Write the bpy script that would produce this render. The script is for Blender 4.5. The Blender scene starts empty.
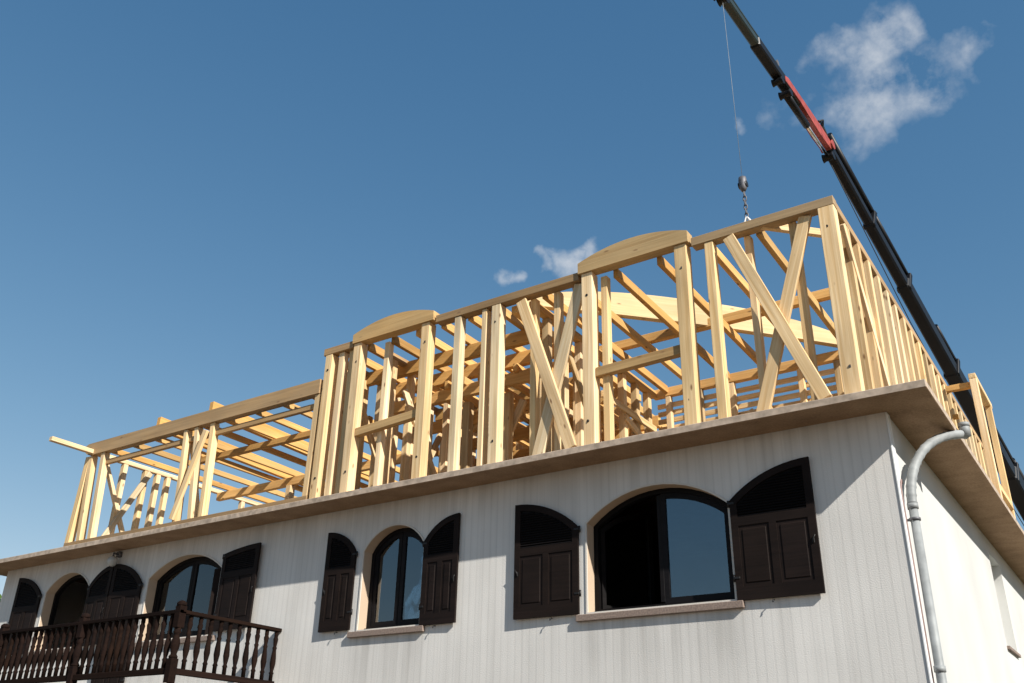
import bpy, bmesh, math, random
from mathutils import Vector, Matrix
from mathutils.geometry import tessellate_polygon
random.seed(7)
S = bpy.context.scene
COL = S.collection
R = math.radians
V = Vector

# ------------------------------------------------------------------ helpers
def tag(o, label=None, cat=None, group=None, kind=None):
    if label: o['label'] = label
    if cat: o['category'] = cat
    if group: o['group'] = group
    if kind: o['kind'] = kind
    return o

def empty(name, loc, label, cat, group=None):
    o = bpy.data.objects.new(name, None)
    o.empty_display_size = 0.2
    COL.objects.link(o)
    o.location = loc
    return tag(o, label, cat, group)

def worldmat(o):
    m = o.matrix_basis.copy()
    p = o.parent
    while p:
        m = p.matrix_basis @ m
        p = p.parent
    return m

def obj(name, bm, mats, parent=None, mat_world=None, smooth=False):
    """link bm as one mesh object; vertices are in mat_world's own frame"""
    me = bpy.data.meshes.new(name)
    bmesh.ops.recalc_face_normals(bm, faces=bm.faces[:])
    bm.to_mesh(me); bm.free()
    for m in (mats if isinstance(mats, (list, tuple)) else [mats]):
        me.materials.append(m)
    if smooth:
        for p in me.polygons: p.use_smooth = True
    o = bpy.data.objects.new(name, me)
    COL.objects.link(o)
    mw = mat_world or Matrix.Identity(4)
    if parent:
        o.parent = parent
        o.matrix_basis = worldmat(parent).inverted() @ mw
    else:
        o.matrix_basis = mw
    return o

def add_box(bm, c, s, bev=0.0, rot=None, mi=0):
    r = bmesh.ops.create_cube(bm, size=1.0)
    vs = r['verts']
    for v in vs:
        v.co = V((v.co.x*s[0], v.co.y*s[1], v.co.z*s[2]))
    fs = {f for v in vs for f in v.link_faces}
    for f in fs: f.material_index = mi
    if bev > 0:
        es = list({e for v in vs for e in v.link_edges})
        rb = bmesh.ops.bevel(bm, geom=es, offset=bev, segments=1, affect='EDGES')
        vs = list({v for f in rb['faces'] for v in f.verts} | {v for v in vs if v.is_valid})
        for f in rb['faces']: f.material_index = mi
    for v in vs:
        co = v.co
        if rot: co = rot @ co
        v.co = co + V(c)
    return vs

def axis_mat(p0, p1, up=V((0, 0, 1))):
    """frame with X along p0->p1, Z towards up, origin in the middle"""
    d = (p1-p0).normalized()
    u = V(up) - d*d.dot(V(up))
    if u.length < 1e-3:
        u = V((0, -1, 0)) - d*d.dot(V((0, -1, 0)))
    u.normalize()
    y = u.cross(d)
    m = Matrix((d, y, u)).transposed().to_4x4()
    m.translation = (p0+p1)/2
    return m

def timber(name, parent, p0, p1, w, h, mat, up=(0, 0, 1), jit=0.004, bev=0.005):
    """one beam: w across (local Y), h along 'up' (local Z)"""
    p0, p1 = V(p0), V(p1)
    j = lambda: V((random.uniform(-jit, jit), random.uniform(-jit, jit), 0))
    p0 += j(); p1 += j()
    m = axis_mat(p0, p1, V(up))
    m = m @ Matrix.Rotation(random.uniform(-.012, .012), 4, 'X')
    bm = bmesh.new()
    add_box(bm, (0, 0, 0), ((p1-p0).length, w, h), bev)
    return obj(name, bm, mat, parent, m)

def add_poly(bm, loops, d0, d1, mi=0):
    """extruded outline with holes: loops of (u,v) -> x=u, z=v, y from d0 to d1"""
    tr = tessellate_polygon([[V((u, v, 0)) for u, v in L] for L in loops])
    flat = [p for L in loops for p in L]
    a = [bm.verts.new((u, d0, v)) for u, v in flat]
    b = [bm.verts.new((u, d1, v)) for u, v in flat]
    for t in tr:
        try:
            f = bm.faces.new([a[i] for i in t]); f.material_index = mi
            f = bm.faces.new([b[i] for i in reversed(t)]); f.material_index = mi
        except ValueError:
            pass
    k = 0
    for L in loops:
        n = len(L)
        for i in range(n):
            j = (i+1) % n
            f = bm.faces.new([a[k+i], a[k+j], b[k+j], b[k+i]]); f.material_index = mi
        k += n

def add_tube(bm, pts, rad, seg=10, cap=True, mi=0):
    pts = [V(p) for p in pts]
    n = len(pts)
    rads = rad if isinstance(rad, (list, tuple)) else [rad]*n
    rings = []
    prev = None
    for i, p in enumerate(pts):
        d = (pts[min(i+1, n-1)] - pts[max(i-1, 0)]).normalized()
        if prev is None:
            u = V((0, 0, 1)) if abs(d.z) < .9 else V((1, 0, 0))
        else:
            u = prev
        u = (u - d*d.dot(u)).normalized(); prev = u
        w = d.cross(u)
        rings.append([bm.verts.new(p + (u*math.cos(2*math.pi*k/seg) + w*math.sin(2*math.pi*k/seg))*rads[i]) for k in range(seg)])
    for i in range(n-1):
        for k in range(seg):
            f = bm.faces.new([rings[i][k], rings[i][(k+1) % seg], rings[i+1][(k+1) % seg], rings[i+1][k]])
            f.material_index = mi; f.smooth = True
    if cap:
        for r in (rings[0], rings[-1]):
            f = bm.faces.new(r); f.material_index = mi

def add_lathe(bm, prof, c, seg=10, mi=0):
    rings = []
    for r, z in prof:
        rings.append([bm.verts.new((c[0]+r*math.cos(2*math.pi*k/seg), c[1]+r*math.sin(2*math.pi*k/seg), c[2]+z)) for k in range(seg)])
    for i in range(len(prof)-1):
        for k in range(seg):
            f = bm.faces.new([rings[i][k], rings[i][(k+1) % seg], rings[i+1][(k+1) % seg], rings[i+1][k]])
            f.smooth = True; f.material_index = mi
    bm.faces.new(rings[0]); bm.faces.new(rings[-1])

# ------------------------------------------------------------------ materials
def new_mat(name):
    m = bpy.data.materials.new(name); m.use_nodes = True
    nt = m.node_tree
    b = nt.nodes['Principled BSDF']
    return m, nt, b

def N(nt, t, **kw):
    n = nt.nodes.new(t)
    for k, v in kw.items():
        if k in n.inputs.keys(): n.inputs[k].default_value = v
        else: setattr(n, k, v)
    return n

def mapping(nt, coord, scale, out='Object'):
    tc = N(nt, 'ShaderNodeTexCoord')
    mp = N(nt, 'ShaderNodeMapping')
    mp.inputs['Scale'].default_value = scale
    nt.links.new(tc.outputs[out], mp.inputs['Vector'])
    return mp

def ramp(nt, src, stops):
    r = N(nt, 'ShaderNodeValToRGB')
    el = r.color_ramp.elements
    while len(el) < len(stops): el.new(0.5)
    for e, (p, c) in zip(el, stops):
        e.position = p
        e.color = (c, c, c, 1) if isinstance(c, (int, float)) else (*c, 1)
    nt.links.new(src, r.inputs['Fac'])
    return r

def mixc(nt, fac, a, b, blend='MIX'):
    m = N(nt, 'ShaderNodeMix', data_type='RGBA', blend_type=blend)
    for sock, v in ((m.inputs[0], fac), (m.inputs[6], a), (m.inputs[7], b)):
        if hasattr(v, 'is_output') or isinstance(v, bpy.types.NodeSocket): nt.links.new(v, sock)
        elif isinstance(v, (int, float)): sock.default_value = v
        else: sock.default_value = (*v, 1)
    return m.outputs[2]

def bump(nt, b, height, strength=.3, dist=.01):
    bp = N(nt, 'ShaderNodeBump')
    bp.inputs['Strength'].default_value = strength
    bp.inputs['Distance'].default_value = dist
    nt.links.new(height, bp.inputs['Height'])
    nt.links.new(bp.outputs[0], b.inputs['Normal'])

def wood_mat(name, light, dark, grey=None, greyamt=0.0, rough=.75, knots=True, spec=.25):
    m, nt, b = new_mat(name)
    L = nt.links
    oi = N(nt, 'ShaderNodeObjectInfo')
    tc = N(nt, 'ShaderNodeTexCoord')
    off = N(nt, 'ShaderNodeVectorMath', operation='SCALE')
    off.inputs[0].default_value = (37.0, 11.0, 23.0)
    L.new(oi.outputs['Random'], off.inputs['Scale'])
    add = N(nt, 'ShaderNodeVectorMath', operation='ADD')
    L.new(tc.outputs['Object'], add.inputs[0]); L.new(off.outputs[0], add.inputs[1])
    def mp(s):
        q = N(nt, 'ShaderNodeMapping'); q.inputs['Scale'].default_value = s
        L.new(add.outputs[0], q.inputs['Vector']); return q.outputs[0]
    g = N(nt, 'ShaderNodeTexNoise'); g.inputs['Scale'].default_value = 1; g.inputs['Detail'].default_value = 5
    g.inputs['Distortion'].default_value = .6
    L.new(mp((.9, 28, 28)), g.inputs['Vector'])
    gr = ramp(nt, g.outputs[0], [(.32, 0.0), (.68, 1.0)])
    col = mixc(nt, gr.outputs[0], dark, light)
    # broad tone change along the board
    br = N(nt, 'ShaderNodeTexNoise'); br.inputs['Scale'].default_value = 1
    L.new(mp((.8, 3, 3)), br.inputs['Vector'])
    brr = ramp(nt, br.outputs[0], [(.3, .72), (.7, 1.10)])
    col = mixc(nt, 1.0, col, brr.outputs[0], 'MULTIPLY')
    # tone of each board
    tr = ramp(nt, oi.outputs['Random'], [(0, (.60, .57, .53)), (.22, (1.0, .91, .76)), (.45, (1.10, 1.08, 1.12)), (.62, (.86, .78, .68)), (.8, (1.02, .99, .97)), (1, (.80, .84, .92))])
    col = mixc(nt, 1.0, col, tr.outputs[0], 'MULTIPLY')
    if knots:
        vo = N(nt, 'ShaderNodeTexVoronoi'); vo.inputs['Scale'].default_value = 1
        L.new(mp((2.6, 7.5, 7.5)), vo.inputs['Vector'])
        kr = ramp(nt, vo.outputs['Distance'], [(.05, .85), (.12, 0.0)])
        col = mixc(nt, kr.outputs[0], col, (.16, .075, .03))
    if grey:
        gn = N(nt, 'ShaderNodeTexNoise'); gn.inputs['Scale'].default_value = 1; gn.inputs['Detail'].default_value = 6
        L.new(mp((2.2, 5, 5)), gn.inputs['Vector'])
        gg = ramp(nt, gn.outputs[0], [(.35, greyamt*.4), (.65, greyamt)])
        col = mixc(nt, gg.outputs[0], col, grey)
    L.new(col, b.inputs['Base Color'])
    b.inputs['Roughness'].default_value = rough
    b.inputs['Specular IOR Level'].default_value = spec
    bump(nt, b, gr.outputs[0], .25, .004)
    return m

M = {}
M['pine'] = wood_mat('pine', (.87, .70, .445), (.66, .465, .24))
M['pine_bounce_orange'] = wood_mat('pine_joist_bounce', (.74, .46, .175), (.60, .345, .115))  # same pine, with the orange of bounce light painted into its colour
M['plate'] = wood_mat('pine_weathered', (.54, .36, .175), (.40, .255, .12), (.27, .21, .15), .32)
M['pine_pale'] = wood_mat('pine_planed', (.70, .585, .39), (.62, .49, .30), knots=True)
M['oak_header'] = wood_mat('header_wood', (.60, .42, .20), (.46, .29, .12), (.42, .30, .16), .35)
M['darkwood'] = wood_mat('dark_stained_wood', (.017, .009, .0065), (.010, .0055, .0045), knots=False, rough=.85, spec=.08)
M['shutterwood'] = wood_mat('shutter_stained_wood', (.0105, .0068, .006), (.0055, .004, .0037), (.024, .015, .012), .4, knots=False, rough=.7, spec=.12)
M['shutterblack'] = wood_mat('shutter_black_wood', (.008, .007, .008), (.005, .0045, .005), knots=False, rough=.6, spec=.15)

def render_wall(name, base, stripes, rough=.85):
    m, nt, b = new_mat(name); L = nt.links
    mp = mapping(nt, 'Object', (1, 1, 1))
    n1 = N(nt, 'ShaderNodeTexNoise'); n1.inputs['Scale'].default_value = .7; n1.inputs['Detail'].default_value = 6
    L.new(mp.outputs[0], n1.inputs['Vector'])
    r1 = ramp(nt, n1.outputs[0], [(.3, .88), (.7, 1.06)])
    col = mixc(nt, 1.0, base, r1.outputs[0], 'MULTIPLY')
    n3 = N(nt, 'ShaderNodeTexNoise'); n3.inputs['Scale'].default_value = 90; n3.inputs['Detail'].default_value = 3
    L.new(mp.outputs[0], n3.inputs['Vector'])
    h = n3.outputs[0]
    if stripes:
        # vertical ribs of the scratched render, with rain streaks
        mv = mapping(nt, 'Object', (17.0, .02, .10))
        n2 = N(nt, 'ShaderNodeTexNoise'); n2.inputs['Scale'].default_value = 1; n2.inputs['Detail'].default_value = 3
        L.new(mv.outputs[0], n2.inputs['Vector'])
        r2 = ramp(nt, n2.outputs[0], [(.28, .93), (.5, 1.0), (.8, 1.02)])
        col = mixc(nt, 1.0, col, r2.outputs[0], 'MULTIPLY')
        mw = mapping(nt, 'Object', (1, 1, .04))
        wv = N(nt, 'ShaderNodeTexWave', wave_type='BANDS', bands_direction='X')
        wv.inputs['Scale'].default_value = 3.3; wv.inputs['Distortion'].default_value = .8
        wv.inputs['Detail'].default_value = 2
        L.new(mw.outputs[0], wv.inputs['Vector'])
        r4 = ramp(nt, wv.outputs[0], [(0, .86), (.18, 1.0)])
        col = mixc(nt, .5, col, r4.outputs[0], 'MULTIPLY')
        # grime running down below the sills (z fades out) 
        ms = mapping(nt, 'Object', (4.5, .02, .35))
        n5 = N(nt, 'ShaderNodeTexNoise'); n5.inputs['Scale'].default_value = 1; n5.inputs['Detail'].default_value = 5
        L.new(ms.outputs[0], n5.inputs['Vector'])
        r5 = ramp(nt, n5.outputs[0], [(.5, 0.0), (.75, .2)])
        col = mixc(nt, r5.outputs[0], col, (.30, .285, .26))
        sx = N(nt, 'ShaderNodeSeparateXYZ'); L.new(mp.outputs[0], sx.inputs[0])
        def mth(op, a_, b_=None):
            q = N(nt, 'ShaderNodeMath', operation=op)
            for i_, v_ in enumerate((a_, b_)):
                if v_ is None: continue
                if isinstance(v_, (int, float)): q.inputs[i_].default_value = v_
                else: L.new(v_, q.inputs[i_])
            return q.outputs[0]
        def mrange(v_, a0, a1, b0, b1):
            q = N(nt, 'ShaderNodeMapRange', interpolation_type='SMOOTHSTEP')
            for k_, w_ in zip(('From Min', 'From Max', 'To Min', 'To Max'), (a0, a1, b0, b1)): q.inputs[k_].default_value = w_
            L.new(v_, q.inputs['Value']); return q.outputs[0]
        mst = mapping(nt, 'Object', (9, .02, .5))
        ns = N(nt, 'ShaderNodeTexNoise'); ns.inputs['Scale'].default_value = 1; ns.inputs['Detail'].default_value = 4
        L.new(mst.outputs[0], ns.inputs['Vector'])
        str_ = ramp(nt, ns.outputs[0], [(.36, .1), (.66, 1)])
        for (xc_, hw_, zt_) in ((-2.5, .95, 3.26), (-6.2, .6, 3.30), (-10.3, .95, 3.43)):
            dx_ = mth('ABSOLUTE', mth('SUBTRACT', sx.outputs['X'], xc_))
            a_ = mrange(dx_, hw_*.75, hw_*1.1, 1, 0)
            b_ = mrange(sx.outputs['Z'], zt_-.95, zt_-.05, 0, 1)
            c_ = mth('LESS_THAN', sx.outputs['Z'], zt_)
            f_ = mth('MULTIPLY', mth('MULTIPLY', mth('MULTIPLY', a_, b_), c_), str_.outputs[0])
            col = mixc(nt, mth('MULTIPLY', f_, .42), col, (.27, .255, .23))
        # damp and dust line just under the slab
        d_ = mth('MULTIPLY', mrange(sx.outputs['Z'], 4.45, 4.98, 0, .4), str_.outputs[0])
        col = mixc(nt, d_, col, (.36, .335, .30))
        mul = N(nt, 'ShaderNodeMath', operation='ADD')
        L.new(r4.outputs[0], mul.inputs[0]); L.new(n3.outputs[0], mul.inputs[1])
        h = mul.outputs[0]
    L.new(col, b.inputs['Base Color'])
    b.inputs['Roughness'].default_value = rough
    b.inputs['Specular IOR Level'].default_value = .15
    bump(nt, b, h, .35, .006)
    return m
M['front'] = render_wall('ribbed_grey_white_render', (.67, .65, .615), True)
M['side'] = render_wall('smooth_white_render', (.53, .53, .51), False)
M['reveal'] = render_wall('reveal_bounce_tan', (.50, .385, .28), False)  # tan stands in for warm bounce light on the shaded reveals
M['rim'] = render_wall('pale_rim', (.62, .58, .52), False)

def simple(name, col, rough=.5, metal=0.0, spec=.5, var=.15, scale=6):
    m, nt, b = new_mat(name)
    mp = mapping(nt, 'Object', (1, 1, 1))
    n = N(nt, 'ShaderNodeTexNoise'); n.inputs['Scale'].default_value = scale; n.inputs['Detail'].default_value = 5
    nt.links.new(mp.outputs[0], n.inputs['Vector'])
    r = ramp(nt, n.outputs[0], [(.3, 1-var), (.7, 1+var)])
    nt.links.new(mixc(nt, 1.0, col, r.outputs[0], 'MULTIPLY'), b.inputs['Base Color'])
    b.inputs['Roughness'].default_value = rough
    b.inputs['Metallic'].default_value = metal
    b.inputs['Specular IOR Level'].default_value = spec
    return m
M['zinc'] = simple('grey_zinc', (.25, .262, .262), .6, .1, .3, .22, 7)
M['black_paint'] = simple('crane_black_paint', (.0065, .007, .009), .45, 0, .25, .3, 3)
M['dark_green'] = simple('crane_dark_paint', (.022, .032, .028), .4, 0, .4, .3, 3)
M['red_paint'] = simple('crane_red_paint', (.30, .055, .04), .5, 0, .35, .35, 9)
M['chrome'] = simple('chrome_rod', (.75, .77, .8), .18, 1.0)
M['steel'] = simple('dull_steel', (.13, .13, .14), .6, .5, .4, .3, 30)
M['rubber'] = simple('black_rubber', (.012, .012, .012), .7)
M['iron'] = simple('black_iron', (.012, .011, .011), .5, .3)
M['stone'] = simple('pink_granite_sill', (.225, .17, .14), .7, 0, .3, .3, 60)
M['white_plastic'] = simple('white_pvc', (.72, .73, .72), .4, 0, .4, .05)
M['red_cable'] = simple('pinkish_conduit', (.26, .17, .155), .6)
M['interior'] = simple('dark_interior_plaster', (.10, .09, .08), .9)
M['concrete'] = simple('balcony_concrete', (.36, .34, .31), .85, 0, .2, .2, 5)
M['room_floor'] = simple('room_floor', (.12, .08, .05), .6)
M['globe'] = simple('opal_lamp_glass', (.42, .42, .40), .2)
M['strap'] = simple('white_sling', (.75, .74, .72), .8)

def soffit_mat():
    m, nt, b = new_mat('brown_soffit_board'); L = nt.links
    mp = mapping(nt, 'Object', (1, 1, 1))
    n1 = N(nt, 'ShaderNodeTexNoise'); n1.inputs['Scale'].default_value = 3.2; n1.inputs['Detail'].default_value = 8; n1.inputs['Roughness'].default_value = .65
    L.new(mp.outputs[0], n1.inputs['Vector'])
    r1 = ramp(nt, n1.outputs[0], [(.3, (.25, .155, .09)), (.55, (.35, .225, .135)), (.75, (.41, .275, .175))])
    n2 = N(nt, 'ShaderNodeTexNoise'); n2.inputs['Scale'].default_value = 45; n2.inputs['Detail'].default_value = 4
    L.new(mp.outputs[0], n2.inputs['Vector'])
    r2 = ramp(nt, n2.outputs[0], [(.3, .78), (.7, 1.12)])
    L.new(mixc(nt, 1.0, r1.outputs[0], r2.outputs[0], 'MULTIPLY'), b.inputs['Base Color'])
    b.inputs['Roughness'].default_value = .85; b.inputs['Specular IOR Level'].default_value = .2
    bump(nt, b, n2.outputs[0], .2, .004)
    return m
M['soffit'] = soffit_mat()
M['fascia'] = simple('grey_brown_fascia', (.40, .32, .25), .85, 0, .2, .28, 12)

def glass_mat(name, tint, refl):
    m, nt, b = new_mat(name); L = nt.links
    out = nt.nodes['Material Output']
    nt.nodes.remove(b)
    tr = N(nt, 'ShaderNodeBsdfTransparent'); tr.inputs[0].default_value = (*tint, 1)
    gl = N(nt, 'ShaderNodeBsdfGlossy'); gl.inputs['Roughness'].default_value = .015
    gl.inputs['Color'].default_value = (.92, .97, 1, 1)
    lw = N(nt, 'ShaderNodeLayerWeight'); lw.inputs['Blend'].default_value = .35
    r = ramp(nt, lw.outputs['Fresnel'], [(0, refl), (1, 1.0)])
    # slight waviness of the pane
    mp = mapping(nt, 'Object', (1, 1, 1))
    n = N(nt, 'ShaderNodeTexNoise'); n.inputs['Scale'].default_value = 2.2
    L.new(mp.outputs[0], n.inputs['Vector'])
    bp = N(nt, 'ShaderNodeBump'); bp.inputs['Strength'].default_value = .06; bp.inputs['Distance'].default_value = .02
    L.new(n.outputs[0], bp.inputs['Height']); L.new(bp.outputs[0], gl.inputs['Normal'])
    mx = N(nt, 'ShaderNodeMixShader')
    L.new(r.outputs[0], mx.inputs[0]); L.new(tr.outputs[0], mx.inputs[1]); L.new(gl.outputs[0], mx.inputs[2])
    L.new(mx.outputs[0], out.inputs['Surface'])
    return m
M['glass'] = glass_mat('window_glass', (.5, .56, .6), .12)
M['glass_dim'] = glass_mat('window_glass_dim', (.5, .52, .52), .05)

def leaf_mat():
    m, nt, b = new_mat('green_leaf'); L = nt.links
    oi = N(nt, 'ShaderNodeNewGeometry')
    r = ramp(nt, oi.outputs['Random Per Island'], [(0, (.045, .10, .02)), (1, (.12, .22, .045))])
    L.new(r.outputs[0], b.inputs['Base Color']); b.inputs['Roughness'].default_value = .6
    b.inputs['Transmission Weight'].default_value = 0
    return m
M['leaf'] = leaf_mat()
M['bark'] = simple('bark', (.10, .075, .05), .9, 0, .2, .4, 10)

def ground_mat():
    m, nt, b = new_mat('gravel_and_grass'); L = nt.links
    mp = mapping(nt, 'Object', (1, 1, 1))
    n1 = N(nt, 'ShaderNodeTexNoise'); n1.inputs['Scale'].default_value = .25; n1.inputs['Detail'].default_value = 8
    L.new(mp.outputs[0], n1.inputs['Vector'])
    n2 = N(nt, 'ShaderNodeTexNoise'); n2.inputs['Scale'].default_value = 25; n2.inputs['Detail'].default_value = 6
    L.new(mp.outputs[0], n2.inputs['Vector'])
    r2 = ramp(nt, n2.outputs[0], [(.3, .75), (.7, 1.2)])
    r1 = ramp(nt, n1.outputs[0], [(.45, (.055, .065, .025)), (.6, (.13, .105, .08))])
    L.new(mixc(nt, 1.0, r1.outputs[0], r2.outputs[0], 'MULTIPLY'), b.inputs['Base Color'])
    b.inputs['Roughness'].default_value = .95
    bump(nt, b, n2.outputs[0], .4, .02)
    return m
M['ground'] = ground_mat()
M['drive'] = simple('pale_gravel_drive', (.13, .105, .08), .95, 0, .1, .25, 20)

# ------------------------------------------------------------------ setting
bm = bmesh.new()
bmesh.ops.create_grid(bm, x_segments=8, y_segments=8, size=600)
tag(obj('ground', bm, M['ground']), kind='structure')
bm = bmesh.new(); add_box(bm, (-6, -9, 0.002), (34, 17.8, .004))
tag(obj('driveway', bm, M['drive']), kind='structure')

# ------------------------------------------------------------------ house
ZS, ZT = 5.0, 5.08                   # soffit and deck level
XL, DEPTH = -15.32, 12.0
house = empty('house', (-7.66, 6.0, 0), 'white rendered house with dark arched shutters and a flat overhanging concrete roof deck', 'house')

def arch_loop(xc, a, z0, zs, rise, n=14, inset=0.0):
    """outline of an arched opening, inset inwards"""
    a2 = a-inset
    Rr = (a*a+rise*rise)/(2*rise)
    zc = zs+rise-Rr
    R2 = Rr-inset
    pts = [(xc-a2, z0+inset), (xc+a2, z0+inset)]
    t1 = math.asin(min(1, a2/R2))
    for i in range(n+1):
        t = t1 - 2*t1*i/n
        pts.append((xc+R2*math.sin(t), zc+R2*math.cos(t)))
    return pts

WIN = dict(
    wide=dict(xc=-2.505, a=.855, z0=3.33, zs=4.335, rise=.33),
    narrow=dict(xc=-6.17, a=.52, z0=3.37, zs=4.39, rise=.30),
    bay=dict(xc=-10.29, a=.86, z0=3.50, zs=4.47, rise=.29),
    end=dict(xc=-13.30, a=.63, z0=3.52, zs=4.50, rise=.29),
)
bm = bmesh.new()
loops = [[(XL, 0), (0, 0), (0, ZS), (XL, ZS)]]
for w in WIN.values():
    loops.append(arch_loop(w['xc'], w['a'], w['z0'], w['zs'], w['rise']))
add_poly(bm, loops, 0.0, 0.24)
wf = obj('wall', bm, M['front'], house)
wf['label'] = 'ribbed grey white front wall with four arched openings'
# right wall with one recessed window
bm = bmesh.new()
lo = [[(0.24, 0), (DEPTH, 0), (DEPTH, ZS), (.24, ZS)], [(5.55, 3.50), (6.55, 3.50), (6.55, 4.77), (5.55, 4.77)]]
add_poly(bm, lo, -.24, 0)
rz = Matrix.Rotation(R(90), 4, 'Z')            # x->y ; y -> -x
bmesh.ops.transform(bm, matrix=rz, verts=bm.verts[:])
for v in bm.verts: v.co.x = -(v.co.x) if False else v.co.x
bmesh.ops.translate(bm, vec=(-.24, 0, 0), verts=bm.verts[:])
wr = obj('wall', bm, M['side'], house)
wr['label'] = 'smooth bright white side wall'
bm = bmesh.new()
add_box(bm, (XL+.12, .24+(DEPTH-.24)/2, ZS/2), (.24, DEPTH-.24, ZS))
add_box(bm, ((XL+0)/2, DEPTH-.12, ZS/2-.001), (-XL-.5, .24, ZS-.002))
obj('wall', bm, M['side'], house)
# rooms behind the windows
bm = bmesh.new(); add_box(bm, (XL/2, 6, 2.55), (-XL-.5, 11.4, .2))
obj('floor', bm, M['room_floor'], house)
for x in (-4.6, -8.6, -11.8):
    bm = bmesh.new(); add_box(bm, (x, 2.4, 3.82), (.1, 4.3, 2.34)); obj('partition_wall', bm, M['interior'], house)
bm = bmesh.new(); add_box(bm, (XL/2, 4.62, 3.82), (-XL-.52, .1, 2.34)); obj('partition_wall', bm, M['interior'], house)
# roof deck slab: fascia edge and soffit
bm = bmesh.new()
add_box(bm, ((XL-.5+.475)/2, (DEPTH+.45-.45)/2, (ZS+ZT)/2), (.475-XL+.5, DEPTH+.9, ZT-ZS), .006)
for f in bm.faces:
    f.material_index = 0 if f.calc_center_median().z < ZS+.004 else 1
sl = obj('roof_slab', bm, [M['soffit'], M['fascia']], house)
# narrow white board up the corner of the side wall
bm = bmesh.new(); add_box(bm, (.008, .055, ZS/2-.002), (.016, .13, ZS-.004), .003)
obj('corner_board', bm, M['white_plastic'], house)

def window(key, y0=.15, open_left=False, open_both=False, glass='glass'):
    w = WIN[key]; xc, a, z0, zs, rise = (w[k] for k in ('xc', 'a', 'z0', 'zs', 'rise'))
    # reveal lining, warm bounce light put into its colour, with its pale rim
    bm = bmesh.new()
    e = .0015
    add_poly(bm, [arch_loop(xc, a, z0, zs, rise, inset=e), arch_loop(xc, a, z0, zs, rise, inset=.022)], -.012, 0.002, 1)
    add_poly(bm, [arch_loop(xc, a, z0, zs, rise, inset=e), arch_loop(xc, a, z0, zs, rise, inset=.021)], .0025, y0+.001, 0)
    obj('reveal', bm, [M['reveal'], M['rim']], house)
    # fixed frame
    bm = bmesh.new()
    add_poly(bm, [arch_loop(xc, a, z0, zs, rise, inset=.023), arch_loop(xc, a, z0, zs, rise, inset=.075)], y0, y0+.07)
    fr = obj('window', bm, M['shutterblack'], house)
    # two sashes, each an outline cut from the arch with one pane
    Rr = (a*a+rise*rise)/(2*rise); zc = zs+rise-Rr
    def half(sgn, ins, mid):
        aa = a-.077-ins; R2 = Rr-.077-ins
        p = []
        z = z0+.077+ins
        p.append((xc+sgn*mid, z)); p.append((xc+sgn*aa, z))
        n = 8
        for i in range(n+1):
            x = aa + (mid-aa)*i/n
            p.append((xc+sgn*x, zc+math.sqrt(R2*R2-x*x)))
        return p
    for sgn in (-1, 1):
        if (sgn < 0 and open_left) or open_both: continue
        bm = bmesh.new()
        add_poly(bm, [half(sgn, 0, .004), half(sgn, .055, .06)], y0+.012, y0+.058)
        sa = obj('sash', bm, M['shutterblack'], fr)
        bm = bmesh.new()
        add_poly(bm, [half(sgn, .05, .055)], y0+.03, y0+.036)
        obj('pane', bm, M[glass], fr)
    if open_left:
        # the left sash stands open into the room, seen almost edge on
        bm = bmesh.new()
        add_poly(bm, [half(-1, 0, .004), half(-1, .055, .06)], -.023, .023)
        m = Matrix.Translation((xc-a+.077, y0+.05, 0)) @ Matrix.Rotation(R(68), 4, 'Z') @ Matrix.Translation((-(xc-a+.077), 0, 0))
        sa = obj('sash', bm, M['shutterblack'], fr, m)
        bm = bmesh.new(); add_poly(bm, [half(-1, .05, .055)], -.003, .003)
        obj('pane', bm, M['glass'], fr, m)
        bm = bmesh.new(); add_box(bm, (xc-.02, y0+.035, (z0+zs+rise)/2), (.05, .05, zs+rise-z0-.18), .004)
        obj('mullion', bm, M['shutterblack'], fr)
    bm = bmesh.new(); add_box(bm, (xc+.01, y0-.045, z0+.035), (2*a-.10, .07, .026), .003)
    obj('weatherbar', bm, M['shutterblack'], fr)
    # stone sill
    bm = bmesh.new(); add_box(bm, (xc-.02, .04, z0-.035), (2*a+.18, .18, .07), .005)
    obj('sill', bm, M['stone'], fr)
    return fr
window('wide', open_left=True)
window('narrow')
window('bay', glass='glass_dim')
window('end', open_both=True)

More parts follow.
